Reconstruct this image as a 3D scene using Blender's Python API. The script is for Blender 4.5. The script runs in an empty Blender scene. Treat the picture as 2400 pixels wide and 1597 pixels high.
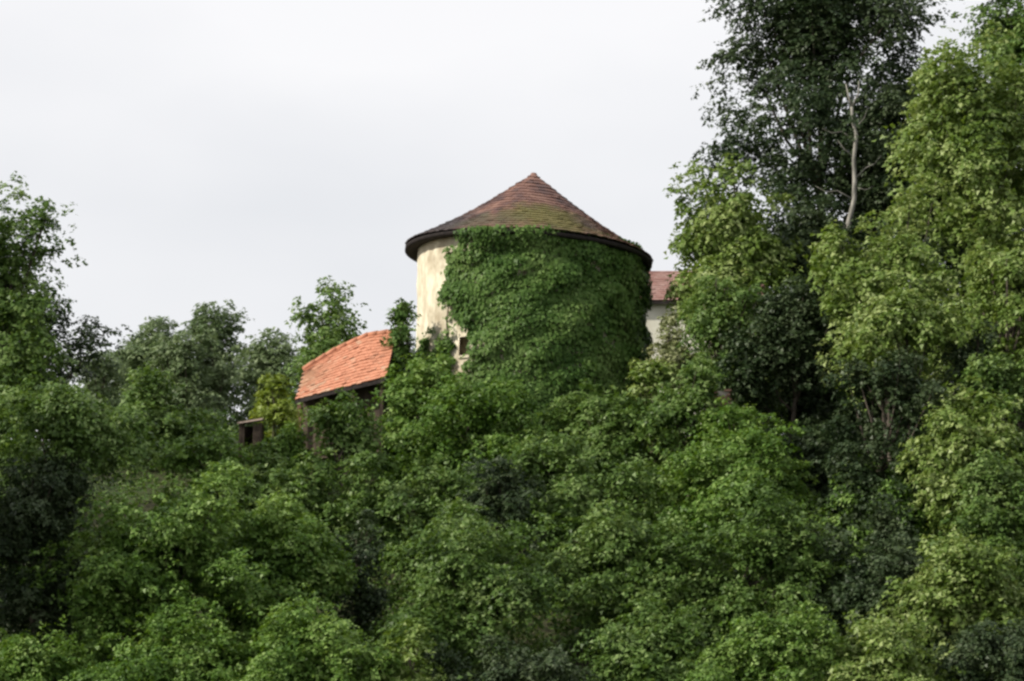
import bpy, math, random
import numpy as np

R = math.radians
sc = bpy.context.scene
col = sc.collection

# ------------------------------------------------------------------ camera
CAM = np.array((0.0, 0.0, 1.6)); PITCH = R(10.0); FPX = 6333.0
cd = bpy.data.cameras.new('camera'); cd.sensor_width = 36; cd.lens = FPX / 2400 * 36
cd.clip_start = 0.5; cd.clip_end = 9000
cam = bpy.data.objects.new('camera', cd); col.objects.link(cam)
cam.location = CAM; cam.rotation_euler = (R(90) + PITCH, 0, 0)
sc.camera = cam
sc.render.resolution_x, sc.render.resolution_y = 1024, 681

# ------------------------------------------------------------------ sky and sun
SUN_AZ, SUN_EL = 67.0, 33.0            # degrees left of the view's back direction, elevation
sd = np.array((-math.sin(R(SUN_AZ)) * math.cos(R(SUN_EL)), -math.cos(R(SUN_AZ)) * math.cos(R(SUN_EL)), math.sin(R(SUN_EL))))
w = bpy.data.worlds.new('World'); sc.world = w; w.use_nodes = True
nt = w.node_tree; nt.nodes.clear()
N = nt.nodes.new; K = nt.links.new
out = N('ShaderNodeOutputWorld')
sky = N('ShaderNodeTexSky'); sky.sky_type = 'NISHITA'; sky.sun_disc = False
sky.sun_elevation = R(SUN_EL); sky.sun_rotation = math.atan2(sd[0], sd[1]); sky.dust_density = 3.0; sky.air_density = 1.2
b1 = N('ShaderNodeBackground'); b1.inputs['Strength'].default_value = 0.10; K(sky.outputs[0], b1.inputs['Color'])
tc = N('ShaderNodeTexCoord')
mp = N('ShaderNodeMapping'); mp.inputs['Scale'].default_value = (1.0, 1.0, 2.2); K(tc.outputs['Generated'], mp.inputs[0])
nz = N('ShaderNodeTexNoise'); nz.inputs['Scale'].default_value = 2.4; nz.inputs['Detail'].default_value = 5; nz.inputs['Roughness'].default_value = 0.45
K(mp.outputs[0], nz.inputs['Vector'])
cr = N('ShaderNodeValToRGB'); cr.color_ramp.elements[0].position = 0.38; cr.color_ramp.elements[1].position = 0.62
cr.color_ramp.elements[0].color = (0.83, 0.845, 0.88, 1); cr.color_ramp.elements[1].color = (1.06, 1.05, 1.06, 1)
K(nz.outputs['Fac'], cr.inputs[0])
b2 = N('ShaderNodeBackground'); b2.inputs['Strength'].default_value = 1.0; K(cr.outputs[0], b2.inputs['Color'])
mx = N('ShaderNodeMixShader'); mx.inputs[0].default_value = 0.88
K(b1.outputs[0], mx.inputs[1]); K(b2.outputs[0], mx.inputs[2]); K(mx.outputs[0], out.inputs[0])

sl = bpy.data.lights.new('sun', 'SUN'); sl.energy = 5.0; sl.angle = R(1.5); sl.color = (1.0, 0.94, 0.82)
so = bpy.data.objects.new('sun', sl); col.objects.link(so)
import mathutils
so.rotation_euler = mathutils.Vector(tuple(sd)).to_track_quat('Z', 'Y').to_euler()

# ------------------------------------------------------------------ exposure / film
vs = sc.view_settings; vs.view_transform = 'Standard'; vs.look = 'None'; vs.exposure = 0.0; vs.gamma = 1.0; vs.use_curve_mapping = False
sc.cycles.pixel_filter_type = 'BLACKMAN_HARRIS'; sc.cycles.filter_width = 2.6      # a soft long lens
sc.cycles.max_bounces = 6; sc.cycles.diffuse_bounces = 3; sc.cycles.glossy_bounces = 2; sc.cycles.transmission_bounces = 3
sc.cycles.use_denoising = True

# ------------------------------------------------------------------ helpers
FW = np.array((0, math.cos(PITCH), math.sin(PITCH))); UPV = np.array((0, -math.sin(PITCH), math.cos(PITCH))); RT = np.array((1.0, 0, 0))
def P(px, py, Y):                        # the point at distance Y along the ground seen in that direction
    d = FW + RT * (px - 1200) / FPX + UPV * (798.5 - py) / FPX
    return CAM + d * (Y / d[1])
def S(Y, py=798): return P(1300, py, Y)[0] / 100.0   # metres in one photograph pixel at distance Y

_HY = [0, 40, 58, 70, 82, 94, 100, 112, 135, 170, 260, 500, 9000]
_HZ = [0, 0.2, 1.3, 3.4, 7.5, 12.8, 15.0, 15.8, 16.0, 14.0, 6.0, 2.0, 0.0]
def H(x, y):
    z = np.interp(y, _HY, _HZ)
    k = np.clip((y - 50) / 40, 0, 1) * np.clip(1 - (y - 140) / 100, 0, 1)
    return z + k * (0.35 * np.sin(x * 0.31 + y * 0.17) + 0.25 * np.sin(x * 0.73 - y * 0.4) - np.clip((np.abs(x) - 32) / 60, 0, 3) * 4.5)

def new_mesh(name, V, F, mat=None, smooth=False):
    me = bpy.data.meshes.new(name)
    V = np.asarray(V, dtype=np.float32).reshape(-1, 3)
    if isinstance(F, np.ndarray):
        n, k = F.shape
        me.vertices.add(len(V)); me.vertices.foreach_set('co', V.ravel())
        me.loops.add(n * k); me.loops.foreach_set('vertex_index', F.astype(np.int32).ravel())
        me.polygons.add(n); me.polygons.foreach_set('loop_start', np.arange(0, n * k, k, dtype=np.int32))
        me.polygons.foreach_set('loop_total', np.full(n, k, dtype=np.int32))
        me.update(calc_edges=True); me.validate()
    else:
        me.from_pydata([tuple(v) for v in V], [], F); me.update()
    if smooth: me.polygons.foreach_set('use_smooth', np.ones(len(me.polygons), dtype=bool))
    if mat: me.materials.append(mat)
    return me
def obj(name, me, parent=None, loc=None, kind=None, label=None):
    o = bpy.data.objects.new(name, me); col.objects.link(o)
    if parent: o.parent = parent
    if loc is not None: o.location = loc
    if kind: o['kind'] = kind
    if label: o['label'] = label
    return o
def thing(name, label, cat, loc, group=None):
    o = bpy.data.objects.new(name, None); col.objects.link(o); o.location = loc; o.empty_display_size = 0.3
    o['label'] = label; o['category'] = cat
    if group: o['group'] = group
    return o
def tint_attr(me, t):
    a = me.attributes.new('tint', 'FLOAT', 'POINT'); a.data.foreach_set('value', np.asarray(t, dtype=np.float32))

class MB:
    """collects shapes for one mesh"""
    def __init__(s): s.V = []; s.F = []
    def add(s, V, F):
        o = len(s.V); s.V += [tuple(v) for v in V]; s.F += [tuple(i + o for i in f) for f in F]
    def hexa(s, p):                       # 8 corners: bottom 4, top 4, same turn
        s.add(p, [(3, 2, 1, 0), (4, 5, 6, 7), (0, 1, 5, 4), (1, 2, 6, 5), (2, 3, 7, 6), (3, 0, 4, 7)])
    def box(s, c, h, rz=0.0):
        cx, sx = math.cos(rz), math.sin(rz); p = []
        for z in (-1, 1):
            for x, y in ((-1, -1), (1, -1), (1, 1), (-1, 1)):
                p.append((c[0] + x * h[0] * cx - y * h[1] * sx, c[1] + x * h[0] * sx + y * h[1] * cx, c[2] + z * h[2]))
        s.hexa(p)
    def tube(s, pts, rad, n=7, cap=True):
        pts = [np.array(p, float) for p in pts]; rings = []
        for i, p in enumerate(pts):
            d = pts[min(i + 1, len(pts) - 1)] - pts[max(i - 1, 0)]; d /= (np.linalg.norm(d) + 1e-9)
            a = np.cross(d, (0.13, 0.97, 0.2)); a /= np.linalg.norm(a) + 1e-9; b = np.cross(d, a)
            rings.append([p + rad[i] * (math.cos(t) * a + math.sin(t) * b) for t in [2 * math.pi * k / n for k in range(n)]])
        V = [v for r in rings for v in r]; F = []
        for i in range(len(rings) - 1):
            for k in range(n):
                F.append((i * n + k, i * n + (k + 1) % n, (i + 1) * n + (k + 1) % n, (i + 1) * n + k))
        if cap: F += [tuple(range(n))[::-1], tuple(range((len(rings) - 1) * n, len(rings) * n))]
        s.add(V, F)
    def mesh(s, name, mat, smooth=False): return new_mesh(name, s.V, s.F, mat, smooth)

# ------------------------------------------------------------------ materials
def mat_new(name):
    m = bpy.data.materials.new(name); m.use_nodes = True; t = m.node_tree; t.nodes.clear()
    o = t.nodes.new('ShaderNodeOutputMaterial'); return m, t, o
def leaf_mat(name, dark, mid, light, transl=0.30, rough=0.45, spec=0.22):
    m, t, o = mat_new(name); n = t.nodes.new; k = t.links.new
    at = n('ShaderNodeAttribute'); at.attribute_name = 'tint'
    cr = n('ShaderNodeValToRGB'); e = cr.color_ramp.elements
    e[0].position = 0.08; e[0].color = (*dark, 1); e[1].position = 0.92; e[1].color = (*light, 1)  # palest leaf tones also carry painted highlights and glints
    x = e.new(0.5); x.color = (*mid, 1)
    k(at.outputs['Fac'], cr.inputs[0])
    b = n('ShaderNodeBsdfPrincipled'); b.inputs['Roughness'].default_value = rough; b.inputs['Specular IOR Level'].default_value = spec
    k(cr.outputs[0], b.inputs['Base Color'])
    tr = n('ShaderNodeBsdfTranslucent')
    hs = n('ShaderNodeHueSaturation'); hs.inputs['Hue'].default_value = 0.485; hs.inputs['Saturation'].default_value = 1.15; hs.inputs['Value'].default_value = 1.25
    k(cr.outputs[0], hs.inputs['Color']); k(hs.outputs[0], tr.inputs['Color'])
    mx = n('ShaderNodeMixShader'); mx.inputs[0].default_value = transl
    k(b.outputs[0], mx.inputs[1]); k(tr.outputs[0], mx.inputs[2]); k(mx.outputs[0], o.inputs[0])
    return m
def noisy_mat(name, c1, c2, scale, rough=0.85, bump=0.3, detail=6, stretch=(1, 1, 1), lo=0.35, hi=0.65, c3=None, scale3=1.0):
    m, t, o = mat_new(name); n = t.nodes.new; k = t.links.new
    tc = n('ShaderNodeTexCoord'); mp = n('ShaderNodeMapping'); mp.inputs['Scale'].default_value = stretch; k(tc.outputs['Object'], mp.inputs[0])
    nz = n('ShaderNodeTexNoise'); nz.inputs['Scale'].default_value = scale; nz.inputs['Detail'].default_value = detail; nz.inputs['Roughness'].default_value = 0.6
    k(mp.outputs[0], nz.inputs['Vector'])
    cr = n('ShaderNodeValToRGB'); e = cr.color_ramp.elements; e[0].position = lo; e[1].position = hi; e[0].color = (*c1, 1); e[1].color = (*c2, 1)
    k(nz.outputs['Fac'], cr.inputs[0]); colr = cr.outputs[0]
    if c3:
        n3 = n('ShaderNodeTexNoise'); n3.inputs['Scale'].default_value = scale3; n3.inputs['Detail'].default_value = 4; k(mp.outputs[0], n3.inputs['Vector'])
        r3 = n('ShaderNodeValToRGB'); r3.color_ramp.elements[0].position = 0.5; r3.color_ramp.elements[1].position = 0.68; k(n3.outputs['Fac'], r3.inputs[0])
        mm = n('ShaderNodeMix'); mm.data_type = 'RGBA'; k(r3.outputs[0], mm.inputs['Factor']); k(colr, mm.inputs['A']); mm.inputs['B'].default_value = (*c3, 1); colr = mm.outputs['Result']
    b = n('ShaderNodeBsdfPrincipled'); b.inputs['Roughness'].default_value = rough; b.inputs['Specular IOR Level'].default_value = 0.2
    k(colr, b.inputs['Base Color'])
    bp = n('ShaderNodeBump'); bp.inputs['Strength'].default_value = bump; bp.inputs['Distance'].default_value = 0.04
    k(nz.outputs['Fac'], bp.inputs['Height']); k(bp.outputs[0], b.inputs['Normal']); k(b.outputs[0], o.inputs[0])
    return m

M = {}
M['olive'] = leaf_mat('leaf_olive', (0.080, 0.136, 0.024), (0.158, 0.235, 0.052), (0.33, 0.40, 0.155))
M['green'] = leaf_mat('leaf_green', (0.052, 0.110, 0.016), (0.112, 0.205, 0.036), (0.23, 0.335, 0.095))
M['midgreen'] = leaf_mat('leaf_midgreen', (0.046, 0.090, 0.018), (0.102, 0.178, 0.038), (0.22, 0.305, 0.105))
M['dark'] = leaf_mat('leaf_dark', (0.022, 0.042, 0.015), (0.040, 0.066, 0.024), (0.085, 0.115, 0.055), transl=0.2)  # own colour of the dark trees; also stands in for shade in hollows
M['grey'] = leaf_mat('leaf_hazed', (0.08, 0.125, 0.05), (0.135, 0.19, 0.082), (0.23, 0.29, 0.155))  # haze of distance put into this leaf colour
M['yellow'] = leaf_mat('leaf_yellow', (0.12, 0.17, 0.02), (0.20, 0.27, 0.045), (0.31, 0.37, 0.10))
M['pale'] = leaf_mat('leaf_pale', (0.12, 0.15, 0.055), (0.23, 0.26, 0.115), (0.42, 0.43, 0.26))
M['ivy'] = leaf_mat('leaf_ivy', (0.036, 0.080, 0.016), (0.086, 0.158, 0.036), (0.155, 0.235, 0.07), transl=0.2, spec=0.12)
M['bark'] = noisy_mat('bark', (0.05, 0.04, 0.032), (0.12, 0.10, 0.08), 5, stretch=(1, 1, 0.25), bump=0.6)
M['palebark'] = noisy_mat('pale_bark', (0.13, 0.125, 0.11), (0.33, 0.315, 0.28), 4, stretch=(1, 1, 0.3), bump=0.5)
M['soil'] = noisy_mat('soil', (0.030, 0.028, 0.016), (0.05, 0.055, 0.022), 0.8, bump=0.6, c3=(0.04, 0.06, 0.018), scale3=0.2)
M['timber'] = noisy_mat('timber', (0.045, 0.033, 0.026), (0.10, 0.075, 0.055), 6, stretch=(1, 1, 0.2), bump=0.4)
M['darkwood'] = noisy_mat('dark_wood', (0.014, 0.012, 0.012), (0.035, 0.028, 0.026), 7, bump=0.3)
M['rubble'] = noisy_mat('rubble', (0.10, 0.09, 0.075), (0.22, 0.20, 0.17), 3, bump=0.8)
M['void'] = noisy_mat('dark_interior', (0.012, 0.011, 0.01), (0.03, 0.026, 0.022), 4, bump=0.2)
M['housewall'] = noisy_mat('house_plaster', (0.62, 0.60, 0.50), (0.74, 0.72, 0.62), 2, bump=0.2)
M['brick'] = noisy_mat('brick', (0.17, 0.10, 0.075), (0.27, 0.16, 0.12), 9, bump=0.4)
M['mortar'] = noisy_mat('mortar', (0.28, 0.25, 0.21), (0.4, 0.37, 0.32), 8, bump=0.4)
M['palewood'] = noisy_mat('pale_wood', (0.34, 0.25, 0.20), (0.5, 0.4, 0.34), 7, bump=0.3)

def tile_mat(name, stops, zone=None):
    """tiles: every tile its own tone, weathering in broad patches"""
    m, t, o = mat_new(name); n = t.nodes.new; k = t.links.new
    at = n('ShaderNodeAttribute'); at.attribute_name = 'tint'
    tc = n('ShaderNodeTexCoord')
    nz = n('ShaderNodeTexNoise'); nz.inputs['Scale'].default_value = 0.75; nz.inputs['Detail'].default_value = 5; k(tc.outputs['Object'], nz.inputs['Vector'])
    ad = n('ShaderNodeMath'); ad.operation = 'MULTIPLY_ADD'; k(at.outputs['Fac'], ad.inputs[0]); ad.inputs[1].default_value = 0.28
    k(nz.outputs['Fac'], ad.inputs[2])
    cr = n('ShaderNodeValToRGB'); e = cr.color_ramp.elements
    e[0].position = stops[0][0]; e[0].color = (*stops[0][1], 1); e[1].position = stops[-1][0]; e[1].color = (*stops[-1][1], 1)
    for p, c in stops[1:-1]: x = e.new(p); x.color = (*c, 1)
    k(ad.outputs[0], cr.inputs[0]); colr = cr.outputs[0]
    for (cen, rad, sq, colour, amt) in (zone or ()):      # lichen, moss and other toned patches with ragged edges
        vm = n('ShaderNodeVectorMath'); vm.operation = 'SUBTRACT'; k(tc.outputs['Object'], vm.inputs[0]); vm.inputs[1].default_value = cen
        vs_ = n('ShaderNodeVectorMath'); vs_.operation = 'MULTIPLY'; k(vm.outputs[0], vs_.inputs[0]); vs_.inputs[1].default_value = sq
        ln = n('ShaderNodeVectorMath'); ln.operation = 'LENGTH'; k(vs_.outputs[0], ln.inputs[0])
        n2 = n('ShaderNodeTexNoise'); n2.inputs['Scale'].default_value = 1.7; n2.inputs['Detail'].default_value = 6; k(tc.outputs['Object'], n2.inputs['Vector'])
        a2 = n('ShaderNodeMath'); a2.operation = 'MULTIPLY_ADD'; k(n2.outputs['Fac'], a2.inputs[0]); a2.inputs[1].default_value = rad * 1.3; k(ln.outputs['Value'], a2.inputs[2])
        r2 = n('ShaderNodeMapRange'); k(a2.outputs[0], r2.inputs['Value']); r2.inputs['From Min'].default_value = rad * 1.25; r2.inputs['From Max'].default_value = rad * 1.85
        r2.inputs['To Min'].default_value = amt; r2.inputs['To Max'].default_value = 0
        mm = n('ShaderNodeMix'); mm.data_type = 'RGBA'; k(r2.outputs[0], mm.inputs['Factor']); k(colr, mm.inputs['A']); mm.inputs['B'].default_value = (*colour, 1); colr = mm.outputs['Result']
    b = n('ShaderNodeBsdfPrincipled'); b.inputs['Roughness'].default_value = 0.75; b.inputs['Specular IOR Level'].default_value = 0.25
    k(colr, b.inputs['Base Color']); k(b.outputs[0], o.inputs[0])
    return m
M['oldtile'] = tile_mat('weathered_tiles', [(0.30, (0.07, 0.052, 0.055)), (0.5, (0.115, 0.072, 0.068)), (0.66, (0.17, 0.092, 0.075)), (0.85, (0.24, 0.14, 0.11))],
    zone=[((-4.0, -2.2, 0.4), 1.9, (0.8, 0.6, 1.0), (0.075, 0.072, 0.078), 0.85),  # grey patch over the left side of the cone
          ((0.9, -3.6, 0.85), 1.25, (0.55, 0.7, 1.3), (0.135, 0.14, 0.035), 0.75),
          ((-1.6, -3.7, 0.5), 0.9, (0.6, 0.8, 1.6), (0.11, 0.10, 0.06), 0.6),
          ((2.3, -3.0, 1.3), 0.9, (1, 1, 1), (0.12, 0.075, 0.095), 0.7)])
M['orangetile'] = tile_mat('orange_tiles', [(0.30, (0.30, 0.145, 0.09)), (0.52, (0.43, 0.185, 0.11)), (0.72, (0.50, 0.215, 0.13)), (0.9, (0.44, 0.28, 0.19))],
    zone=[((-0.6, 0.2, 2.6), 1.1, (0.8, 0.8, 1.0), (0.36, 0.24, 0.15), 0.55), ((1.9, 0, 3.2), 0.9, (1, 1, 1), (0.40, 0.24, 0.17), 0.5)])
M['redtile'] = tile_mat('red_tiles', [(0.30, (0.20, 0.115, 0.10)), (0.6, (0.30, 0.165, 0.14)), (0.85, (0.38, 0.25, 0.22))])

def plaster_mat():
    m, t, o = mat_new('tower_plaster'); n = t.nodes.new; k = t.links.new
    tc = n('ShaderNodeTexCoord'); mp = n('ShaderNodeMapping'); mp.inputs['Scale'].default_value = (1, 1, 0.55); k(tc.outputs['Object'], mp.inputs[0])
    a = n('ShaderNodeTexNoise'); a.inputs['Scale'].default_value = 1.6; a.inputs['Detail'].default_value = 8; a.inputs['Roughness'].default_value = 0.65; k(mp.outputs[0], a.inputs['Vector'])
    r = n('ShaderNodeValToRGB'); e = r.color_ramp.elements; e[0].position = 0.34; e[0].color = (0.36, 0.30, 0.21, 1); e[1].position = 0.6; e[1].color = (0.70, 0.65, 0.51, 1)
    k(a.outputs['Fac'], r.inputs[0])
    b = n('ShaderNodeTexVoronoi'); b.inputs['Scale'].default_value = 3.2; k(tc.outputs['Object'], b.inputs['Vector'])
    s = n('ShaderNodeTexNoise'); s.inputs['Scale'].default_value = 0.9; s.inputs['Detail'].default_value = 5; k(tc.outputs['Object'], s.inputs['Vector'])
    rs = n('ShaderNodeValToRGB'); rs.color_ramp.elements[0].position = 0.56; rs.color_ramp.elements[1].position = 0.66; k(s.outputs['Fac'], rs.inputs[0])
    st = n('ShaderNodeMix'); st.data_type = 'RGBA'; st.inputs['A'].default_value = (0.34, 0.29, 0.21, 1); st.inputs['B'].default_value = (0.55, 0.49, 0.37, 1); k(b.outputs['Distance'], st.inputs['Factor'])
    mm = n('ShaderNodeMix'); mm.data_type = 'RGBA'; k(rs.outputs[0], mm.inputs['Factor']); k(r.outputs[0], mm.inputs['A']); k(st.outputs['Result'], mm.inputs['B'])
    p = n('ShaderNodeBsdfPrincipled'); p.inputs['Roughness'].default_value = 0.9; p.inputs['Specular IOR Level'].default_value = 0.15; k(mm.outputs['Result'], p.inputs['Base Color'])
    bp = n('ShaderNodeBump'); bp.inputs['Strength'].default_value = 0.5; bp.inputs['Distance'].default_value = 0.05; k(a.outputs['Fac'], bp.inputs['Height']); k(bp.outputs[0], p.inputs['Normal'])
    k(p.outputs[0], o.inputs[0]); return m
M['plaster'] = plaster_mat()

# ------------------------------------------------------------------ ground
ys = np.concatenate([np.linspace(-60, 40, 8), np.arange(44, 150, 2.0), np.array([160, 175, 200, 240, 300, 400, 500, 800, 1500, 3000, 6000])])
xs = np.concatenate([-np.array([5000, 2000, 800, 300, 160, 110, 80])[::1], np.arange(-60, 61, 2.0), np.array([80, 110, 160, 300, 800, 2000, 5000])])
GX, GY = np.meshgrid(xs, ys); GZ = H(GX, GY)
V = np.stack([GX, GY, GZ], -1).reshape(-1, 3); nx, ny = len(xs), len(ys)
ii, jj = np.meshgrid(np.arange(nx - 1), np.arange(ny - 1)); q = (jj * nx + ii).ravel()
obj('hill_ground', new_mesh('hill_ground', V, np.stack([q, q + 1, q + nx + 1, q + nx], 1), M['soil'], True), kind='structure')

# ------------------------------------------------------------------ leaves
def nrm(a): return a / (np.linalg.norm(a, axis=-1, keepdims=True) + 1e-9)
def leaves_mesh(name, pos, nor, tip, size, tint, mat, aspect=0.85):
    """one small pointed face for each leaf"""
    nor = nrm(nor); tip = nrm(tip - nor * np.sum(tip * nor, -1, keepdims=True)); side = np.cross(nor, tip)
    L = size[:, None]; W = L * aspect * 0.5
    v0 = pos + tip * L * 0.62; v1 = pos - tip * L * 0.38 + side * W; v2 = pos - tip * L * 0.38 - side * W
    V = np.stack([v0, v1, v2], 1).reshape(-1, 3); F = np.arange(len(pos) * 3).reshape(-1, 3)
    me = new_mesh(name, V, F, mat); tint_attr(me, np.repeat(tint, 3)); return me

def crown_points(rng, rad, dens, leaf, lobes=None, sparse=0.0, droop=0.35, skirt=0.0):
    """boughs > sprays > leaves; rad = (rx, ry, rz) in metres about the crown's centre"""
    rad = np.array(rad, float); rm = float(np.mean(rad))
    nb = int(max(14, 12 + 8.5 * rm * (1 - 0.4 * sparse)))
    d = nrm(rng.normal(size=(nb, 3)) * (1, 1, 0.9)); rr = rng.uniform(0.30, 0.86, nb) ** 0.7
    nsub = int(rng.integers(4, 7)); sub = nrm(rng.normal(size=(nsub, 3))) * rng.uniform(0.25, 0.5, (nsub, 1)); sub[0] = (0, 0, 0.3); ss = rng.uniform(0.5, 0.75, nsub)
    kk = rng.integers(0, nsub, nb)
    bc = (sub[kk] + d * (rr * ss[kk])[:, None]) * rad; br = rng.uniform(0.15, 0.38, nb) * rm * (1 - 0.15 * sparse)
    if lobes is not None:
        lob = np.array(lobes, float); bc = np.concatenate([bc, lob[:, :3]]); br = np.concatenate([br, lob[:, 3]]); nb = len(bc)
    boughs = (bc.copy(), br.copy())
    if skirt > 0.3:                       # lower branches and basal growth reaching down to the ground
        h = skirt; rb = min(0.30 * rm, 0.8); n3 = int(2 * math.pi * rm * h * 0.75 / (math.pi * rb * rb) * 0.75) + 4
        a3 = rng.uniform(0, 2 * np.pi, n3); a3 = np.where((np.sin(a3) > 0.3) & (rng.random(n3) < 0.6), -a3, a3); r3 = rng.uniform(0.35, 0.95, n3)
        z3 = -rng.uniform(0.05, 1.0, n3) * h
        bc = np.concatenate([bc, np.stack([np.cos(a3) * r3 * rad[0], np.sin(a3) * r3 * rad[1], z3], 1)]); br = np.concatenate([br, rng.uniform(0.6, 1.3, n3) * rb]); nb = len(bc)
    # sprays
    ns = np.maximum(6, (dens * rng.choice([0.45, 0.8, 1.15, 1.35], nb) * 16.0 * br ** 2 / (leaf * 2.2) ** 2 * 0.62 * (1 - 0.3 * sparse)).astype(int))
    bi = np.repeat(np.arange(nb), ns); n = len(bi)
    d = nrm(rng.normal(size=(n, 3)) + np.array((0, 0, 0.35)))
    r = np.where(rng.random(n) < 0.78, rng.uniform(0.72, 1.08, n), rng.uniform(0.1, 0.72, n))
    ax = nrm(nrm(bc / rad) * 0.8 + np.array((0, 0, 0.35)) + rng.normal(size=(nb, 3)) * 0.55); el = rng.uniform(0.15, 1.1, nb)
    d2 = d + ax[bi] * (np.sum(d * ax[bi], -1) * el[bi])[:, None]
    sp = bc[bi] + d2 * (r * br[bi])[:, None] * np.array((1, 1, 0.85))
    far = rng.random(n) < 0.07; sp = np.where(far[:, None], sp + d * (br[bi] * rng.uniform(0.15, 0.5, n))[:, None], sp)
    outd = nrm(0.65 * d + 0.35 * nrm(bc[bi] / rad) + 1e-6)
    stint = rng.normal(0, 0.15, nb)[bi] + rng.normal(0, 0.10, n)
    # long arching shoots that break the outline: extra sprays strung along a curve
    nsh = int(6 + 5.0 * rm * rm); hb = rng.integers(0, len(boughs[0]), nsh); sd_ = nrm(nrm(bc[hb] / rad) * 0.9 + np.array((0, -0.1, 0.55)) + rng.normal(size=(nsh, 3)) * 0.5)
    ln_ = rng.uniform(0.35, 1.0, nsh) * min(1.2, 0.45 * rm); steps = 5; fr = np.tile(np.linspace(0.15, 1, steps), nsh); hi = np.repeat(np.arange(nsh), steps)
    xp = bc[hb][hi] + sd_[hi] * (br[hb][hi] * 0.9 + ln_[hi] * fr)[:, None] - np.array((0, 0, 0.35)) * (ln_[hi] * fr ** 2)[:, None]
    sp = np.concatenate([sp, xp]); outd = np.concatenate([outd, sd_[hi]]); stint = np.concatenate([stint, rng.normal(0.08, 0.1, nsh)[hi]]); n = len(sp); nmain = n - len(xp)
    # leaves
    m = rng.integers(8, 15, n); m[nmain:] = rng.integers(3, 7, n - nmain); si = np.repeat(np.arange(n), m); k = len(si)
    sr = leaf * rng.uniform(1.3, 2.4, n)
    sn = nrm(outd * 0.55 + np.array((0, 0, 0.75)) + rng.normal(size=(n, 3)) * 0.25)          # spray plane normal
    t = nrm(np.cross(sn, rng.normal(size=(n, 3)))); b = np.cross(sn, t)
    a = rng.uniform(0, 2 * np.pi, k); q = np.sqrt(rng.uniform(0, 1, k)) * sr[si]
    off = t[si] * (np.cos(a) * q)[:, None] + b[si] * (np.sin(a) * q)[:, None]
    pos = sp[si] + off - np.array((0, 0, 1.0)) * (droop * (q ** 2 / sr[si]))[:, None] + rng.normal(size=(k, 3)) * leaf * 0.22
    nor = nrm(sn[si] + off / (sr[si][:, None]) * 0.4 + rng.normal(size=(k, 3)) * 0.45)
    tip = off + outd[si] * 0.3 * sr[si][:, None] + rng.normal(size=(k, 3)) * 0.1 - np.array((0, 0, 0.25 * leaf))
    size = leaf * rng.uniform(0.6, 1.45, k)
    tint = np.clip(0.48 + stint[si] + rng.normal(0, 0.19, k), 0, 1)
    return pos, nor, tip, size, tint, boughs

NLEAF = 0
def tree(name, label, cat, px, py, rx, ry, Y, sp, seed, dens=1.0, leaf=None, sparse=0.0, base=None, lobes=None, bark='bark', group=None, depth=None, trunk_r=None, droop=0.35, skirt=1.0):
    """a tree or shrub: crown centre and half sizes read off the photograph, standing at distance Y"""
    global NLEAF
    rng = np.random.default_rng(seed)
    c = P(px, py, Y); s = S(Y); leaf = leaf or 0.00142 * Y * {'olive': 1.12, 'green': 0.95, 'dark': 0.9, 'grey': 0.85}.get(sp, 1.0)
    R_ = (1.17 * rx * s, depth or (rx + ry) * 0.5 * s, 1.12 * ry * s)
    bx = c[0] if base is None else P(base, py, Y)[0]
    gz = float(H(bx, c[1])) - 0.05
    root = thing(name, label, cat, (bx, c[1], gz), group)
    cl = c - np.array((bx, c[1], gz))
    lb = None
    if lobes: lb = [((lx - px) * s, dy, (py - ly) * s, lr * s) for lx, ly, dy, lr in lobes]
    pos, nor, tip, size, tint, (bc, br) = crown_points(rng, R_, dens, leaf, lb, sparse, droop, skirt * (cl[2] - 0.2))
    keep = (pos[:, 2] + cl[2]) > 0.02
    pos, nor, tip, size, tint = pos[keep] + cl, nor[keep], tip[keep], size[keep], tint[keep]
    NLEAF += len(pos)
    obj('crown', leaves_mesh('crown', pos, nor, tip, size, tint, M[sp]), root)
    # trunk and limbs
    mb = MB(); top = cl + np.array((0, 0, R_[2] * 0.35)); tr = trunk_r or max(0.06, 0.035 * (cl[2] + R_[2]) * 0.55)
    path = [np.array((0, 0, 0.0))]; nseg = 5
    for i in range(1, nseg + 1):
        f = i / nseg; path.append(top * f + (rng.normal(size=3) * 0.2 * (0 if i == nseg else 1)) * np.array((1, 1, 0.2)))
    rads = [tr * (1 - 0.75 * i / nseg) for i in range(nseg + 1)]; rads[0] *= 1.25
    mb.tube(path, rads, 7)
    order = np.argsort(-br)[:16]
    for i in order:
        e = bc[i] + cl; f = np.clip(rng.uniform(0.55, 0.95) * min(1.0, max(e[2], 0.3) / max(top[2], .3)), 0.3, 0.95)
        a = np.array([np.interp(f, np.linspace(0, 1, nseg + 1), [p[j] for p in path]) for j in range(3)])
        mid = a * 0.5 + e * 0.5 + np.array((0, 0, -0.08 * np.linalg.norm(e - a))) + rng.normal(size=3) * 0.08
        if mid[2] < 0.05 or e[2] < 0.1: continue
        r0 = tr * (1 - 0.75 * f) * 0.6
        mb.tube([a, mid, e, e + (e - mid) * 0.2], [r0, r0 * 0.7, r0 * 0.4, r0 * 0.15], 5)
    obj('trunk', mb.mesh('trunk', M[bark], True), root)
    return root

# ------------------------------------------------------------------ round tower
TW_R = 4.18; TW_Y = 100.0
ec = P(1239, 598, TW_Y)                        # centre of the eave plane
TX, EZ = ec[0], ec[2]
TZ0 = float(H(TX, TW_Y)) - 0.9
tower = thing('round_tower', 'round plastered tower with a conical tiled roof, half hidden under ivy', 'tower', (TX, TW_Y, TZ0))
TH = EZ - TZ0
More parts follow.
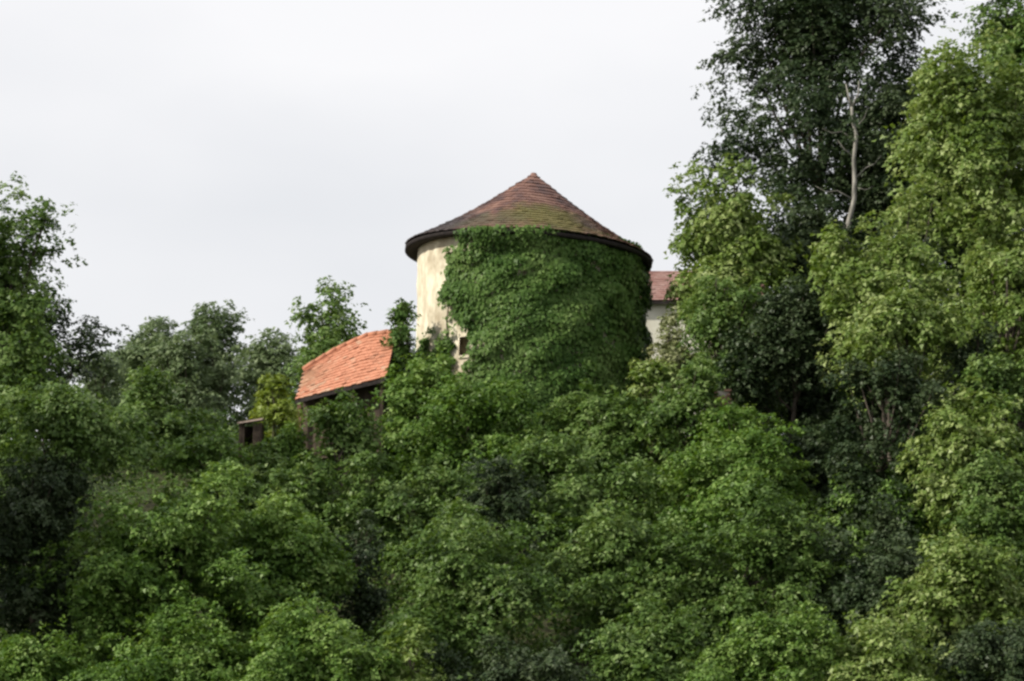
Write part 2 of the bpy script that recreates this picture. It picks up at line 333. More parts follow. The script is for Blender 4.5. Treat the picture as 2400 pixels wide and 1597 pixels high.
# theta: 0 faces the camera, positive towards the right
def cyl(th, z, r): return (r * math.sin(th), -r * math.cos(th), z)
wth = R(-34.0); wz = P(1096, 812, 96.6)[2] - TZ0; wdt = 0.21 / TW_R; wh = 0.34
ths = sorted(set([round(R(a), 5) for a in np.arange(-180, 180, 4)] + [round(wth - wdt, 5), round(wth + wdt, 5)]))
ths = [t for t in ths if not (wth - wdt + 1e-4 < t < wth + wdt - 1e-4)]
zs = sorted(set([round(z, 4) for z in np.linspace(0, TH + 0.1, 22)] + [round(wz - wh, 4), round(wz + wh, 4)]))
zs = [z for z in zs if not (wz - wh + 1e-3 < z < wz + wh - 1e-3)]
rng = np.random.default_rng(7)
V = []; F = []
jit = rng.normal(0, 0.018, (len(zs), len(ths)))
for a, z in enumerate(zs):
    for b, t in enumerate(ths): V.append(cyl(t, z, TW_R + 0.10 * (1 - z / TH) + jit[a, b]))
nt_ = len(ths)
iw = min(range(nt_), key=lambda i: abs(ths[i] - (wth - wdt))); jw = min(range(len(zs)), key=lambda i: abs(zs[i] - (wz - wh)))
for a in range(len(zs) - 1):
    for b in range(nt_):
        if a == jw and b == iw: continue
        b2 = (b + 1) % nt_; F.append((a * nt_ + b, a * nt_ + b2, (a + 1) * nt_ + b2, (a + 1) * nt_ + b))
# window reveal running inwards
ring = [jw * nt_ + iw, jw * nt_ + iw + 1, (jw + 1) * nt_ + iw + 1, (jw + 1) * nt_ + iw]
o0 = len(V)
for i in ring:
    v = np.array(V[i]); h = np.array((v[0], v[1], 0)); h /= np.linalg.norm(h); V.append(tuple(v - h * 0.55))
for i in range(4): F.append((ring[(i + 1) % 4], ring[i], o0 + i, o0 + (i + 1) % 4))
obj('wall', new_mesh('wall', V, F, M['plaster'], True), tower)
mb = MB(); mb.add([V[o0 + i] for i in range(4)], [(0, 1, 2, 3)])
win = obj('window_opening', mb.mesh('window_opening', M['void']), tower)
for nm, zz, hh in (('sill', wz - wh - 0.06, 0.05),):
    mb = MB(); mb.box(cyl(wth, zz, TW_R + 0.0), (0.25, 0.10, hh), wth); obj(nm, mb.mesh(nm, M['plaster']), win)

# roof: a cone a little askew
ER = 4.66; RH = 3.12
roof = bpy.data.objects.new('roof', None); col.objects.link(roof); roof.parent = tower; roof.location = (0, 0, TH); roof.rotation_euler = (0, R(3.6), 0)
bpy.data.objects.remove(roof)
def roof_prof(s):                               # s 0 eave .. 1 apex; slight flare at the eave
    return ER * (1 - s), RH * s - 0.16 * math.sin(math.pi * min(s * 1.0, 1.0))
nR = 72; V = []; F = []
prof = [roof_prof(s) for s in np.linspace(0, 0.985, 12)]
for r, z in prof:
    for k in range(nR): V.append(cyl(2 * math.pi * k / nR, z - 0.07, r))
for a in range(len(prof) - 1):
    for k in range(nR): F.append((a * nR + k, a * nR + (k + 1) % nR, (a + 1) * nR + (k + 1) % nR, (a + 1) * nR + k))
V.append((0, 0, prof[-1][1] - 0.02)); F += [((len(prof) - 1) * nR + k, (len(prof) - 1) * nR + (k + 1) % nR, len(V) - 1) for k in range(nR)]
roof = obj('roof', new_mesh('roof', V, F, M['darkwood'], True), tower, (0, 0, TH)); roof.rotation_euler = (0, R(3.6), 0)
# soffit and fascia under the eave
V = []; F = []
for r, z in ((ER + 0.01, -0.055), (ER + 0.02, -0.17), (ER - 0.10, -0.20), (TW_R - 0.25, -0.12)):
    for k in range(nR): V.append(cyl(2 * math.pi * k / nR, z, r))
for a in range(3):
    for k in range(nR): F.append((a * nR + k, (a + 1) * nR + k, (a + 1) * nR + (k + 1) % nR, a * nR + (k + 1) % nR))
obj('eave_board', new_mesh('eave_board', V, F, M['darkwood'], True), roof)

def tiles_on(surface, nrows, ncols_of, rng, th=0.035, lift=0.02, over=1.35, jitter=1.0):
    """courses of tiles on a surface(u, s) -> (point, normal), as one mesh with a tone for each tile"""
    V = []; F = []; T = []
    for j in range(nrows):
        s0 = j / nrows; s1 = min((j + over) / nrows, 0.999); nc = ncols_of((s0 + 0.5 / nrows))
        sh = 0.5 * (j % 2)
        for i in range(nc):
            g = 0.04; u0 = (i + sh + g * rng.random()) / nc; u1 = (i + sh + 1 - g * rng.random()) / nc
            if u0 >= 1 and not ncols_of.closed: continue
            if not ncols_of.closed: u1 = min(u1, 1.0)
            ds = rng.normal(0, 0.05) / nrows * jitter; dl = abs(rng.normal(0, 0.010)) * jitter; dz = rng.normal(0, 0.006) * jitter
            q = []
            for (u, s, l) in ((u0, s0 + ds, lift + th + dl), (u1, s0 + ds, lift + th + dl + dz), (u1, s1, 0.012), (u0, s1, 0.012)):
                p, n_ = surface(u, max(s, -0.02)); q.append((np.array(p), np.array(n_), l))
            b = len(V)
            V += [tuple(p + n_ * (l - th)) for p, n_, l in q] + [tuple(p + n_ * l) for p, n_, l in q]
            F += [(b + 4, b + 5, b + 6, b + 7), (b, b + 1, b + 5, b + 4), (b + 1, b + 2, b + 6, b + 5), (b + 3, b, b + 4, b + 7), (b + 3, b + 2, b + 1, b)]
            T += [float(np.clip(rng.normal(0.5, 0.24), 0, 1))] * 8
    return V, F, T
def cone_surf(u, s):
    th = 2 * math.pi * u; r, z = roof_prof(s); r2, z2 = roof_prof(s + 0.01)
    t = np.array((r2 - r, z2 - z)); n2 = np.array((-t[1], t[0])) * -1; n2 /= np.linalg.norm(n2)
    rr = r + 0.02 * math.sin(5 * th + 3 * s) * (1 - s)
    return (rr * math.sin(th), -rr * math.cos(th), z + 0.025 * math.sin(3 * th + 5 * s)), (n2[0] * math.sin(th), -n2[0] * math.cos(th), n2[1])
f = lambda s: max(10, int(2 * math.pi * ER * (1 - s) / 0.21)); f.closed = True
V, F, T = tiles_on(cone_surf, 21, f, np.random.default_rng(3))
me = new_mesh('roof_tiles', V, F, M['oldtile']); tint_attr(me, T)
obj('roof_tiles', me, roof, kind='stuff')
mb = MB(); mb.tube([(0, 0, RH - 0.30), (0, 0, RH - 0.05), (0, 0, RH + 0.06)], [0.32, 0.16, 0.10], 12)
me = mb.mesh('apex_cap', M['oldtile'], True); tint_attr(me, [0.6] * len(me.vertices)); obj('apex_cap', me, roof)

# ------------------------------------------------------------------ ivy on the tower
def snoise(a, b, sd):
    r = np.random.default_rng(sd); v = 0
    for i in range(7):
        f1, f2, p1 = r.uniform(0.6, 3.2), r.uniform(0.6, 3.2), r.uniform(0, 6.28); v = v + np.sin(a * f1 * (1 if i % 2 else -1) + b * f2 + p1)
    return v / 7 ** 0.5 / 0.75
ivy = thing('ivy', 'dark green ivy covering the front of the round tower up to its eave', 'ivy', (TX, TW_Y, TZ0))
rng = np.random.default_rng(21)
zlo = P(1020, 803, 98.6)[2] - TZ0               # foot of the bare plaster strip
def ivy_ok(arc, z, soft=0.0):
    th = arc / TW_R; thd = np.degrees(th); nn = snoise(arc * 1.6, z * 1.6, 5); n2 = snoise(arc * 4, z * 4, 9)
    left = -44.5 - soft + 3.2 * nn + 2.0 * n2 + np.where(z > TH - 0.75, (z - (TH - 0.75)) * 16, 0) + np.clip((zlo + 1.4 - z) * 5.5, 0, 7)
    bare = (thd < left) & (z > zlo + 0.30 * nn + 0.16 * n2)
    wx = (thd - math.degrees(wth) + 1.3) / (5.6 + 1.2 * n2); wy = (z - wz + 0.18) / (0.78 + 0.15 * nn)
    bare |= (wx * wx + wy * wy) < 1.0
    bare |= (thd < -78) & (z > zlo - 0.3)
    return ~bare
n = 9500
arc = rng.uniform(R(-120), R(125), n) * TW_R; z = rng.uniform(0.3, TH + 0.02, n) ; run = np.where(rng.random(n) < 0.3, rng.exponential(2.6, n), 0); ok = ivy_ok(arc, z, run); arc, z, run = arc[ok], z[ok], run[ok]; n = len(arc)
bul = np.clip(0.10 + 0.13 * snoise(arc * 1.3, z * 2.4, 3), 0.02, 0.36) * np.clip((TH - z) / 1.2 + 0.35, 0, 1) + np.clip((arc / TW_R - 0.9) * 0.1, 0, 0.08) + np.clip((3.2 - z) * 0.05, 0, 0.3)
m = rng.integers(9, 15, n); ci = np.repeat(np.arange(n), m); k = len(ci)
cr_ = rng.uniform(0.14, 0.30, n)
a = rng.uniform(0, 2 * np.pi, k); q = np.sqrt(rng.random(k)) * cr_[ci]
la = arc[ci] + np.cos(a) * q * 1.2; lz = z[ci] + np.sin(a) * q * 0.75
ok = ivy_ok(la, lz, run[ci]) & (lz < TH + 0.10) & ((run[ci] == 0) | (rng.random(k) < 0.55)); ci, la, lz, q = ci[ok], la[ok], lz[ok], q[ok]; k = len(ci)
dep = bul[ci] + 0.13 * (1 - (q / cr_[ci]) ** 2) - 0.15 * (lz - z[ci]) / cr_[ci] + rng.normal(0, 0.025, k)
dep += np.where((lz > TH - 0.7) & (np.degrees(la / TW_R) > -34) & (np.degrees(la / TW_R) < 24), (lz - TH + 0.7) * 0.85 * np.clip((16 + 5 * snoise(la * 2, lz, 18) - np.degrees(la / TW_R)) / 14, 0, 1), 0)
th = la / TW_R; rad = TW_R + 0.04 + np.maximum(dep - 0.07 * np.clip(la / TW_R - 0.5, 0, 1), 0.02); on = np.stack([np.sin(th), -np.cos(th), np.zeros(k)], 1); tg = np.stack([np.cos(th), np.sin(th), np.zeros(k)], 1)
pos = on * rad[:, None] + np.array((0, 0, 1)) * lz[:, None]
nor = on + np.array((0, 0, 0.35)) + rng.normal(size=(k, 3)) * 0.38; tip = np.array((0, 0, -1.0)) + tg * rng.normal(0, 0.55, k)[:, None] + on * 0.2
tint = np.clip(0.5 + rng.normal(0, 0.09, n)[ci] + 0.17 * snoise(arc * 0.9, z * 0.9, 30)[ci] + rng.normal(0, 0.14, k), 0, 1)
obj('foliage', leaves_mesh('foliage', pos, nor, tip, 0.15 * rng.uniform(0.65, 1.25, k), tint, M['ivy'], 0.85), ivy)
NLEAF += k
mb = MB()                                       # woody stems climbing the plaster
for i in range(9):
    t0 = R(rng.uniform(-60, 70)); pts = []; rr = []
    for j in range(9):
        f_ = j / 8; t0 += rng.normal(0, 0.035); pts.append(cyl(t0, 0.1 + f_ * (TH * rng.uniform(0.82, 0.9)), TW_R + 0.12 * (1 - f_) + 0.03)); rr.append(0.05 * (1 - f_) + 0.012)
    pts.sort(key=lambda p: p[2]); mb.tube(pts, rr, 5)
obj('stem', mb.mesh('stem', M['bark'], True), ivy)

# ------------------------------------------------------------------ outbuilding with the orange roof
def lerp_path(pts, t):
    n = len(pts) - 1; x = min(max(t, 0), 1) * n; i = min(int(x), n - 1); f = x - i; return np.array(pts[i]) * (1 - f) + np.array(pts[i + 1]) * f
low = [P(692, 938, 95.6), P(760, 920, 94.9), P(828, 904, 94.4), P(905, 886, 94.0)]
upp = [P(712, 868, 98.3), P(786, 823, 98.9), P(862, 788, 98.7), P(930, 779, 98.0)]
ob_o = np.array((low[1][0], 97.5, float(H(low[1][0], 97.5)) - 0.2))
ob = thing('outbuilding', 'low timber outbuilding with a bright orange tiled roof beside the tower', 'outbuilding', ob_o)
L_ = [p - ob_o for p in low]; U_ = [p - ob_o for p in upp]
back = [u + np.array((0.1, 2.4, -1.0)) for u in U_]
def rsurf(u, s):
    a, b = lerp_path(L_, u), lerp_path(U_, u); p = a * (1 - s) + b * s
    a2, b2 = lerp_path(L_, min(u + .02, 1.0) if u < 0.97 else u - 0.02), lerp_path(U_, min(u + .02, 1.0) if u < 0.97 else u - 0.02)
    t = (a2 * (1 - s) + b2 * s - p) * (1 if u < 0.97 else -1); nn = np.cross(t, b - a); return p, nn / np.linalg.norm(nn)
V = []; F = []; nu = 12
for i in range(nu + 1):
    u = i / nu; a, b, c = lerp_path(L_, u), lerp_path(U_, u), lerp_path(back, u)
    V += [a, b, c, c + (0, 0, -0.14), b + (0, 0, -0.16), a + (0, 0, -0.14)]
for i in range(nu):
    for k in range(6): F.append((i * 6 + k, (i + 1) * 6 + k, (i + 1) * 6 + (k + 1) % 6, i * 6 + (k + 1) % 6))
F += [(5, 4, 3, 2, 1, 0), tuple(nu * 6 + k for k in range(6))]
orf = obj('roof', new_mesh('roof', V, F, M['darkwood']), ob)
f = lambda s: 20; f.closed = False
V, F, T = tiles_on(rsurf, 15, f, np.random.default_rng(9), th=0.026, lift=0.012, jitter=1.3)
me = new_mesh('roof_tiles', V, F, M['orangetile']); tint_attr(me, T); obj('roof_tiles', me, orf, kind='stuff')
mb = MB()
for i in range(9):                              # ridge caps
    u0, u1 = i / 9, (i + 1.06) / 9; a, b = lerp_path(U_, u0), lerp_path(U_, min(u1, 1)); mb.tube([a + (0, 0, .03), b + (0, 0, .045)], [0.10, 0.115], 8)
me = mb.mesh('ridge_caps', M['orangetile'], True); tint_attr(me, np.repeat(np.random.default_rng(2).uniform(0.1, 0.6, 9), len(me.vertices) // 9)); obj('ridge_caps', me, orf, kind='stuff')
mb = MB()                                       # walls set back under the roof
W0 = [lerp_path(L_, 0.04), lerp_path(L_, 0.97)]; b0 = [lerp_path(back, 0.04), lerp_path(back, 0.97)]
fl = W0[0] + (0.10, 0.75, 0.10); fr = W0[1] + (-0.15, 0.75, 0.10); bl = b0[0] + (0.1, -0.3, -0.2); br_ = b0[1] + (-0.1, -0.3, -0.2)
mb.hexa([(fl[0], fl[1], 0), (fr[0], fr[1], 0), (br_[0], br_[1], 0), (bl[0], bl[1], 0), fl, fr, br_, bl])
obj('wall', mb.mesh('wall', M['timber']), ob)
mb = MB(); p = lerp_path(L_, 0.0) + (0.12, 0.35, -0.12); mb.box((p[0], p[1], p[2] / 2), (0.07, 0.07, p[2] / 2)); obj('post', mb.mesh('post', M['brick']), ob, label='reddish corner post')
for u in (0.66, 0.95):
    mb = MB(); p = lerp_path(L_, u) + (0, 0.25, -0.12); mb.box((p[0], p[1], p[2] / 2), (0.06, 0.06, p[2] / 2)); obj('post', mb.mesh('post', M['timber']), ob)

# ------------------------------------------------------------------ house behind the tower
hy = 119.0; a = P(1470, 700, hy); b = P(1790, 712, hy); rz_ = P(1560, 636, hy + 3.6)[2]
hx0, hx1, hz = a[0], b[0], a[2]; g = float(H((hx0 + hx1) / 2, hy + 3)) - 0.3
house = thing('house', 'pale plastered house with a dull red roof behind the tower and trees', 'house', ((hx0 + hx1) / 2, hy + 3.6, g))
hw = (hx1 - hx0) / 2; he = hz - g; hr = rz_ - g; hd = 3.6
mb = MB(); mb.add([(-hw, -hd + .4, 0), (hw, -hd + .4, 0), (hw, hd - .4, 0), (-hw, hd - .4, 0), (-hw, -hd + .4, he), (hw, -hd + .4, he), (hw, hd - .4, he), (-hw, hd - .4, he), (-hw, 0, hr - .25), (hw, 0, hr - .25)],
    [(0, 1, 5, 4), (2, 3, 7, 6), (1, 2, 6, 9, 5), (3, 0, 4, 8, 7)])
obj('wall', mb.mesh('wall', M['housewall']), house)
mb = MB(); e = 0.3
mb.add([(-hw - e, -hd, he - .1), (hw + e, -hd, he - .1), (hw + e, 0, hr), (-hw - e, 0, hr), (hw + e, hd, he - .1), (-hw - e, hd, he - .1)] + [(-hw - e, -hd, he - .25), (hw + e, -hd, he - .25), (hw + e, 0, hr - .16), (-hw - e, 0, hr - .16), (hw + e, hd, he - .25), (-hw - e, hd, he - .25)],
    [(0, 1, 2, 3), (3, 2, 4, 5), (7, 6, 9, 8), (8, 9, 11, 10), (0, 6, 7, 1), (5, 4, 10, 11), (0, 3, 9, 6), (3, 5, 11, 9), (1, 7, 8, 2), (2, 8, 10, 4)])
hrf = obj('roof', mb.mesh('roof', M['darkwood']), house)
sl_ = np.array((0, hd, hr - he + .1)); hn = np.array((0, -(hr - he + .1), hd)); hn /= np.linalg.norm(hn)
def hsurf(u, s): return np.array((-hw - e + u * 2 * (hw + e), -hd, he - .1)) + sl_ * s, hn
f = lambda s: int(2 * (hw + e) / 0.24); f.closed = False
V, F, T = tiles_on(hsurf, 15, f, np.random.default_rng(4))
me = new_mesh('roof_tiles', V, F, M['redtile']); tint_attr(me, T); obj('roof_tiles', me, hrf, kind='stuff')

# ------------------------------------------------------------------ small shed in the bushes
p = P(584, 1012, 90.0); g = float(H(p[0], 90.8)) - 0.1
sh = thing('shed', 'small brown plank shed with a dark opening, peeping out of the bushes', 'shed', (p[0], 90.8, g))
zt = p[2] - g + 0.36; hwd = 0.36
dz0, dz1 = zt - 0.95, zt - 0.16
for i in range(8):                              # planks of the front, the opening left free
    x0 = -hwd + i * hwd / 4; mb = MB(); top = zt - 0.03
    if 2 <= i <= 4:
        mb.box((x0 + hwd / 8, -0.5, dz0 / 2), (hwd / 8 - 0.006, 0.015, dz0 / 2))
    else:
        mb.box((x0 + hwd / 8, -0.5 + 0.004 * (i % 3), top / 2), (hwd / 8 - 0.006, 0.015, top / 2))
    obj('plank', mb.mesh('plank', M['timber']), sh)
mb = MB()
for s_ in (-1, 1): mb.box((s_ * hwd, 0, zt / 2), (0.02, 0.5, zt / 2))
mb.box((0, 0.5, zt / 2), (hwd, 0.02, zt / 2)); obj('wall', mb.mesh('wall', M['timber']), sh)
mb = MB(); mb.hexa([(-hwd - .06, -.68, zt - .08), (hwd + .06, -.68, zt + .06), (hwd + .1, .62, zt + .22), (-hwd - .1, .62, zt + .08), (-hwd - .06, -.68, zt - .02), (hwd + .06, -.68, zt + .12), (hwd + .1, .62, zt + .28), (-hwd - .1, .62, zt + .14)])
obj('roof', mb.mesh('roof', M['palewood']), sh)

# ------------------------------------------------------------------ ruined brick pillar
p = P(1692, 950, 89.5); g = float(H(p[0], 89.5)) - 0.05
pl = thing('brick_pillar', 'broken red brick pillar stump standing among the bushes under the house', 'pillar', (p[0], 89.5, g))
pt = P(1692, 915, 89.5)[2] - g; rng = np.random.default_rng(5)
mb = MB(); mb.box((0, 0, pt / 2 - 0.03), (0.22, 0.22, pt / 2 - 0.03)); obj('core', mb.mesh('core', M['mortar']), pl)
mbk = MB(); mbk.box((0, 0, 0), (0.118, 0.055, 0.032)); bme = mbk.mesh('brick', M['brick'])
rows = int(pt / 0.076)
for j in range(max(0, rows - 26), rows):
    for s_ in range(4):
        for q in (-1, 1):
            if j > rows - 4 and rng.random() < 0.35: continue
            ang = s_ * math.pi / 2; off = q * 0.125 + (0.06 if j % 2 else -0.06) * (1 if s_ % 2 else -1); d = 0.20 + rng.uniform(0, 0.012)
            o = obj('brick', bme, pl, (off * math.cos(ang) + d * math.sin(ang), off * math.sin(ang) - d * math.cos(ang), 0.04 + j * 0.076)); o.rotation_euler = (0, 0, ang + rng.normal(0, 0.02))

# ------------------------------------------------------------------ bare trees
def bare(name, label, cat, Y, paths, base_px):
    p0 = P(*base_px, Y); g = float(H(p0[0], Y)) - 0.1; o_ = np.array((p0[0], Y, g))
    t = thing(name, label, cat, o_)
    for nm, pts in paths:
        mb = MB(); q = []; r = []
        for x, y, rad in pts:
            if y is None: q.append(np.array((0, 0, 0.0)))
            else: q.append(P(x, y, Y - 0.0) - o_ + np.array((0, 0.15 * math.sin(y * 0.05), 0)))
            r.append(rad)
        mb.tube(q, r, 8); obj(nm, mb.mesh(nm, M['palebark'], True), t)
    return t
bare('dead_tree', 'bare pale dead trunk forking at its top before the tall dark tree', 'dead tree', 101.6,
     [('trunk', [(1975, None, 0.136), (1972, 620, 0.119), (1988, 560, 0.106), (1990, 520, 0.102), (2001, 470, 0.093), (2004, 420, 0.085), (2001, 372, 0.078), (2007, 318, 0.071), (1999, 280, 0.063), (1996, 250, 0.056)]),
      ('branch', [(1996, 252, 0.047), (1987, 226, 0.034), (1982, 198, 0.017)]), ('branch', [(1997, 250, 0.043), (2011, 222, 0.031), (2013, 190, 0.015)]),
      ('branch', [(1992, 515, 0.060), (1964, 552, 0.043), (1946, 604, 0.025)]), ('branch', [(2003, 420, 0.030), (2030, 392, 0.021), (2050, 384, 0.013), (2064, 366, 0.007)]),
      ('branch', [(2003, 332, 0.025), (1974, 308, 0.017), (1950, 312, 0.011), (1928, 300, 0.006)]), ('branch', [(2003, 372, 0.021), (1978, 352, 0.014), (1962, 330, 0.007)]),
      ('branch', [(2005, 300, 0.019), (2026, 276, 0.013), (2034, 252, 0.006)]), ('branch', [(1999, 470, 0.025), (1962, 448, 0.017), (1936, 452, 0.010), (1912, 436, 0.005)]),
      ('branch', [(2004, 440, 0.019), (2030, 446, 0.012), (2048, 436, 0.005)])], (1975, 620))

# ------------------------------------------------------------------ trees and shrubs
TG = 'leafy trees on the hill'; SG = 'leafy shrubs on the slope'
def T_(label, *a, **k): return tree('tree', label, 'tree', *a, group=TG, **k)
def B_(label, *a, **k): return tree('shrub', label, 'shrub', *a, group=SG, **k)
# skyline on the far side, from the edge of the frame to the tower
T_('far tree, leaves greyed for haze, nearest on the skyline to the tall tree at the frame edge', 340, 895, 112, 140, 128, 'grey', 1)
T_('far tree, leaves greyed for haze, with the highest pointed top on the low skyline', 510, 875, 100, 140, 130, 'grey', 2, sparse=.2, lobes=[(535, 745, 0, 28), (470, 780, 0, 30)])
T_('small far tree, leaves greyed for haze, between the pointed one and the olive one', 632, 880, 78, 118, 126, 'grey', 3)
T_('olive green tree rising right behind the orange roof', 768, 830, 88, 145, 110, 'midgreen', 4, lobes=[(785, 705, 0, 36), (715, 740, 0, 34)])
# left hand trees
T_('tall green tree cut by the frame edge, with a ragged branch against the sky', -20, 660, 125, 215, 84, 'midgreen', 5, lobes=[(95, 535, 0, 50), (60, 570, 0, 50), (150, 585, 0, 28), (120, 690, 0, 34), (90, 640, 0, 40), (10, 450, 0, 36)], sparse=.15)
T_('tree with dark leaves painting shade behind the black gap, under the tall tree at the frame edge', 60, 870, 150, 150, 88, 'dark', 6)  # dark leaf colour backs the gap in place of deep shade
T_('mid green tree above the black gap at the frame edge', 150, 975, 165, 105, 77, 'midgreen', 7, sparse=.2, skirt=0.2, trunk_r=.12)
T_('small tree, leaves greyed for haze, in the dip of the skyline beside the tall tree', 225, 930, 75, 95, 120, 'grey', 64)
T_('tree with shade put into its leaf colour, deep in the black gap at the frame edge', 75, 1170, 140, 130, 75.5, 'dark', 66)  # shade of the gap put into the leaf colour
T_('unseen tall tree added past the frame edge to shade the black gap', -270, 900, 190, 270, 72, 'midgreen', 67)  # unseen tree, added to cast shade into the gap
T_('tree, leaves greyed for haze, closing the skyline between the two far trees', 430, 890, 70, 105, 124, 'grey', 70)
T_('mottled green tree below the grey skyline trees', 350, 1000, 130, 120, 98, 'midgreen', 8)
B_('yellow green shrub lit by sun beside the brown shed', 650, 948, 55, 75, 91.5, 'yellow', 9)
B_('bright green shrub directly below the yellow green one', 668, 1052, 62, 55, 89, 'green', 10)
B_('mid green shrub on the far side of the shed from the tower', 500, 1085, 110, 80, 87, 'green', 11)
B_('dull green shrub under the dark wall of the outbuilding', 800, 1010, 130, 72, 89, 'midgreen', 12)
B_('little green shrub right in front of the shed', 590, 1085, 62, 48, 87.5, 'midgreen', 65)
B_('leafy green climber mound heaped against the bare foot of the tower', 985, 915, 95, 92, 93.6, 'green', 13)
B_('narrow dark green shrub standing up beside the bare plaster strip', 940, 785, 25, 80, 97.0, 'ivy', 14, depth=0.6)
B_('green shrub in front of the tower foot, below the climber mound', 1110, 1010, 150, 85, 91, 'green', 15)
B_('olive green shrub below the dark half of the tower', 1370, 1000, 140, 85, 91, 'midgreen', 16)
# right of the tower
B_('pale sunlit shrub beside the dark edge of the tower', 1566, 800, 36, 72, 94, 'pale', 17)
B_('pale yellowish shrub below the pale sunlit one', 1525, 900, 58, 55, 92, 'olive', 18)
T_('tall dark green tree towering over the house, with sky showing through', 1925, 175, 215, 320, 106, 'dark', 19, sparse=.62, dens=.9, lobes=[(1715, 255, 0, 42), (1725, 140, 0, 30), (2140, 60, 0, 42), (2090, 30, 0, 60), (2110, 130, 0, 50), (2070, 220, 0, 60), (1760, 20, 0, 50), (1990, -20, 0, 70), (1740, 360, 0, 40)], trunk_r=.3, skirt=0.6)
T_('olive green tree below the tall dark one, beside the house roof', 1735, 530, 135, 125, 97.5, 'olive', 20, lobes=[(1645, 430, 0, 40), (1625, 515, 0, 36), (1612, 575, 0, 36), (1622, 640, 0, 40), (1600, 690, 0, 42), (1640, 720, 0, 46), (1700, 660, 0, 50)])
T_('brownish green thin tree before the red house roof', 1700, 710, 105, 95, 93, 'midgreen', 21, sparse=.4)
T_('sunlit olive tree in front of the dead trunk', 2085, 615, 160, 110, 90, 'olive', 22, sparse=.2, skirt=.45, trunk_r=.13, lobes=[(2110, 740, -1.0, 60), (2060, 720, -0.8, 50), (2140, 480, 0.5, 50), (2200, 440, 0.5, 50)])
T_('large sunlit olive tree against the frame edge below the sky gap', 2300, 320, 165, 195, 94, 'olive', 23, sparse=.05, skirt=.8, trunk_r=.13, lobes=[(2190, 160, 0, 46), (2250, 150, 0, 50), (2330, 130, 0, 60), (2170, 260, 0, 46), (2160, 350, 0, 50), (2390, 200, 0, 70)])
T_('tree top in the corner above the sky gap', 2440, 60, 130, 150, 99, 'midgreen', 24, lobes=[(2330, 50, 0, 50), (2350, 0, 0, 50)])
T_('sunlit olive tree hanging over the large black gap', 2130, 745, 125, 85, 83.5, 'olive', 25, skirt=0.12, trunk_r=.1)
T_('olive tree at the frame edge level with the black gap', 2360, 680, 100, 115, 86, 'olive', 26, sparse=.3, skirt=.3)
T_('tree with dark leaves standing in for shade in the large black gap below the olive trees', 2080, 912, 112, 66, 81.5, 'dark', 27)  # dark foliage coloured in where the hollow is only shade
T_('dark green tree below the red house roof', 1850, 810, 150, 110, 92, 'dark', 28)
B_('green shrub wrapped about the brick pillar stump', 1735, 1008, 90, 50, 87.5, 'green', 29)
B_('olive shrub under the slanting dead branch', 1600, 955, 90, 95, 89, 'midgreen', 30)
B_('sunlit olive shrub below the large black gap', 2260, 1015, 115, 95, 80, 'olive', 31)
T_('dull green tree at the frame edge below the black gap', 2370, 950, 95, 150, 83, 'midgreen', 32)
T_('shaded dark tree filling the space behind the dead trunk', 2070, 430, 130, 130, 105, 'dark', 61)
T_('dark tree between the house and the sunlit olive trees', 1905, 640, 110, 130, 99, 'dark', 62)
T_('tree with shade put into its dark leaves behind the olive trees along the frame edge', 2260, 580, 170, 170, 98, 'dark', 63)  # dark leaves imitate shaded hollows between the lit trees
T_('dark tree far back in the large black gap, behind the dark leaved one', 2045, 955, 120, 95, 92, 'dark', 73)
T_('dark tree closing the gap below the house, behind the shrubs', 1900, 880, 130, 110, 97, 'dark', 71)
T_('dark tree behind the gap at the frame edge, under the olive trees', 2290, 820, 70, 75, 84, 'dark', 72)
# lower slope
B_('broad bright green shrub on the slope below the tower', 1740, 1120, 190, 90, 84, 'green', 33)
B_('bright green shrub on the slope before the frame edge', 2080, 1150, 170, 90, 82, 'green', 34)
B_('dull green shrub at the frame edge on the lower slope', 2340, 1200, 130, 110, 78, 'midgreen', 35)
B_('dusky green shrub in the middle of the slope', 1330, 1150, 200, 95, 85, 'midgreen', 36)
B_('dusky green shrub below the outbuilding and its dull shrub', 930, 1160, 165, 85, 86, 'midgreen', 37)
B_('shrub with dark leaves painting a shaded hollow just below the middle of the hill', 1170, 1150, 115, 50, 82.5, 'dark', 68)  # shadowed gap imitated with dark leaf colour
B_('shrub with shade put into its dark leaves, tucked between the mid green tree and the rounded tree', 835, 1290, 75, 62, 79, 'dark', 69)  # leaf colour kept dark to imitate a shadowed gap
B_('grey green shrub below the brown shed', 680, 1165, 125, 80, 86, 'midgreen', 38)
T_('big bright green tree beside the black gap at the frame edge', 400, 1310, 225, 160, 74, 'green', 39)
T_('mid green tree sloping up beside the big bright one', 650, 1330, 150, 150, 76, 'green', 40)
T_('olive green tree with a rounded top in the middle of the lower slope', 1110, 1370, 200, 165, 75, 'midgreen', 41)
T_('dusky green tree next to the rounded one on the lower slope', 1450, 1330, 165, 140, 77, 'midgreen', 42)
T_('dark green tree below the broad bright shrub', 1760, 1330, 185, 130, 77, 'midgreen', 43)
T_('dark green tree filling the slope towards the frame corner', 2060, 1370, 160, 140, 76, 'dark', 44)
T_('olive leaved tree near the frame corner, catching the sun', 2240, 1380, 150, 130, 74, 'olive', 45)
B_('shrub with leaves coloured dark as shade for the black hollow at the frame edge', 100, 1420, 135, 90, 78, 'dark', 46)  # dark leaves stand in for the shade of the hollow
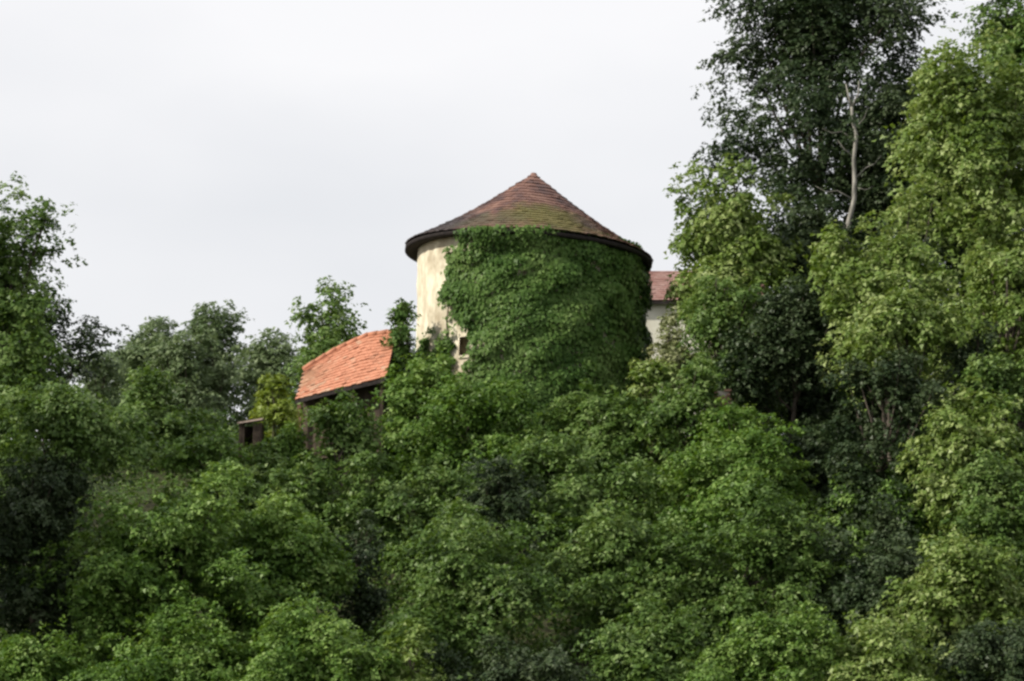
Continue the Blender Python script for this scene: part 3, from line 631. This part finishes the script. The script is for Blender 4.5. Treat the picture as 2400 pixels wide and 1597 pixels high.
B_('green shrub at the bottom corner below the black hollow', 110, 1600, 190, 75, 70, 'green', 47)
B_('green shrub at the bottom edge below the big bright tree', 400, 1560, 190, 85, 70, 'green', 48)
B_('bright green shrub at the bottom edge under the mid green tree', 740, 1530, 190, 110, 70, 'green', 49)
B_('olive shrub at the bottom edge between two bright ones', 950, 1580, 110, 100, 70, 'olive', 50)
B_('dark shrub at the bottom edge in the middle of the slope', 1240, 1600, 190, 80, 71, 'dark', 51)
B_('dull green shrub at the bottom edge beside the dark one', 1520, 1560, 170, 95, 71, 'midgreen', 52)
B_('bright green shrub at the bottom edge under the dark tree', 1820, 1540, 170, 100, 70, 'green', 53)
B_('olive shrub at the bottom edge near the frame corner', 2090, 1570, 140, 100, 70, 'olive', 54)
B_('dark shrub filling the bottom frame corner', 2340, 1560, 160, 110, 70, 'dark', 55)

# ------------------------------------------------------------------ undergrowth over the hillside
rng = np.random.default_rng(77); n = 20000
x = rng.uniform(-26, 26, n); y = rng.uniform(62, 122, n); x *= y / 110
inside = ((x - TX) ** 2 + (y - TW_Y) ** 2) < 5.0 ** 2
x, y = x[~inside], y[~inside]; n = len(x); hgt = np.abs(0.75 + 0.6 * snoise(x * 0.5, y * 0.5, 55)) * np.clip((104 - y) / 12, 0.4, 1)
m = 8; ci = np.repeat(np.arange(n), m); k = len(ci)
lx = x[ci] + rng.normal(0, 0.25, k); ly = y[ci] + rng.normal(0, 0.25, k)
pos = np.stack([lx, ly, H(lx, ly) + hgt[ci] * rng.uniform(0.1, 1.0, k)], 1)
me = leaves_mesh('undergrowth', pos, np.array((0, -.2, 1.0)) + rng.normal(size=(k, 3)) * 0.5, rng.normal(size=(k, 3)), 0.16 * rng.uniform(.6, 1.3, k), np.clip(rng.normal(.45, .2, k), 0, 1), M['midgreen'])
u = obj('undergrowth', me, kind='stuff'); u['label'] = 'low dark green undergrowth covering the slope between the shrubs'; u['category'] = 'undergrowth'
print('LEAVES', NLEAF + k, 'TRIS', sum(sum(len(p.vertices) - 2 for p in m.polygons) for m in bpy.data.meshes))
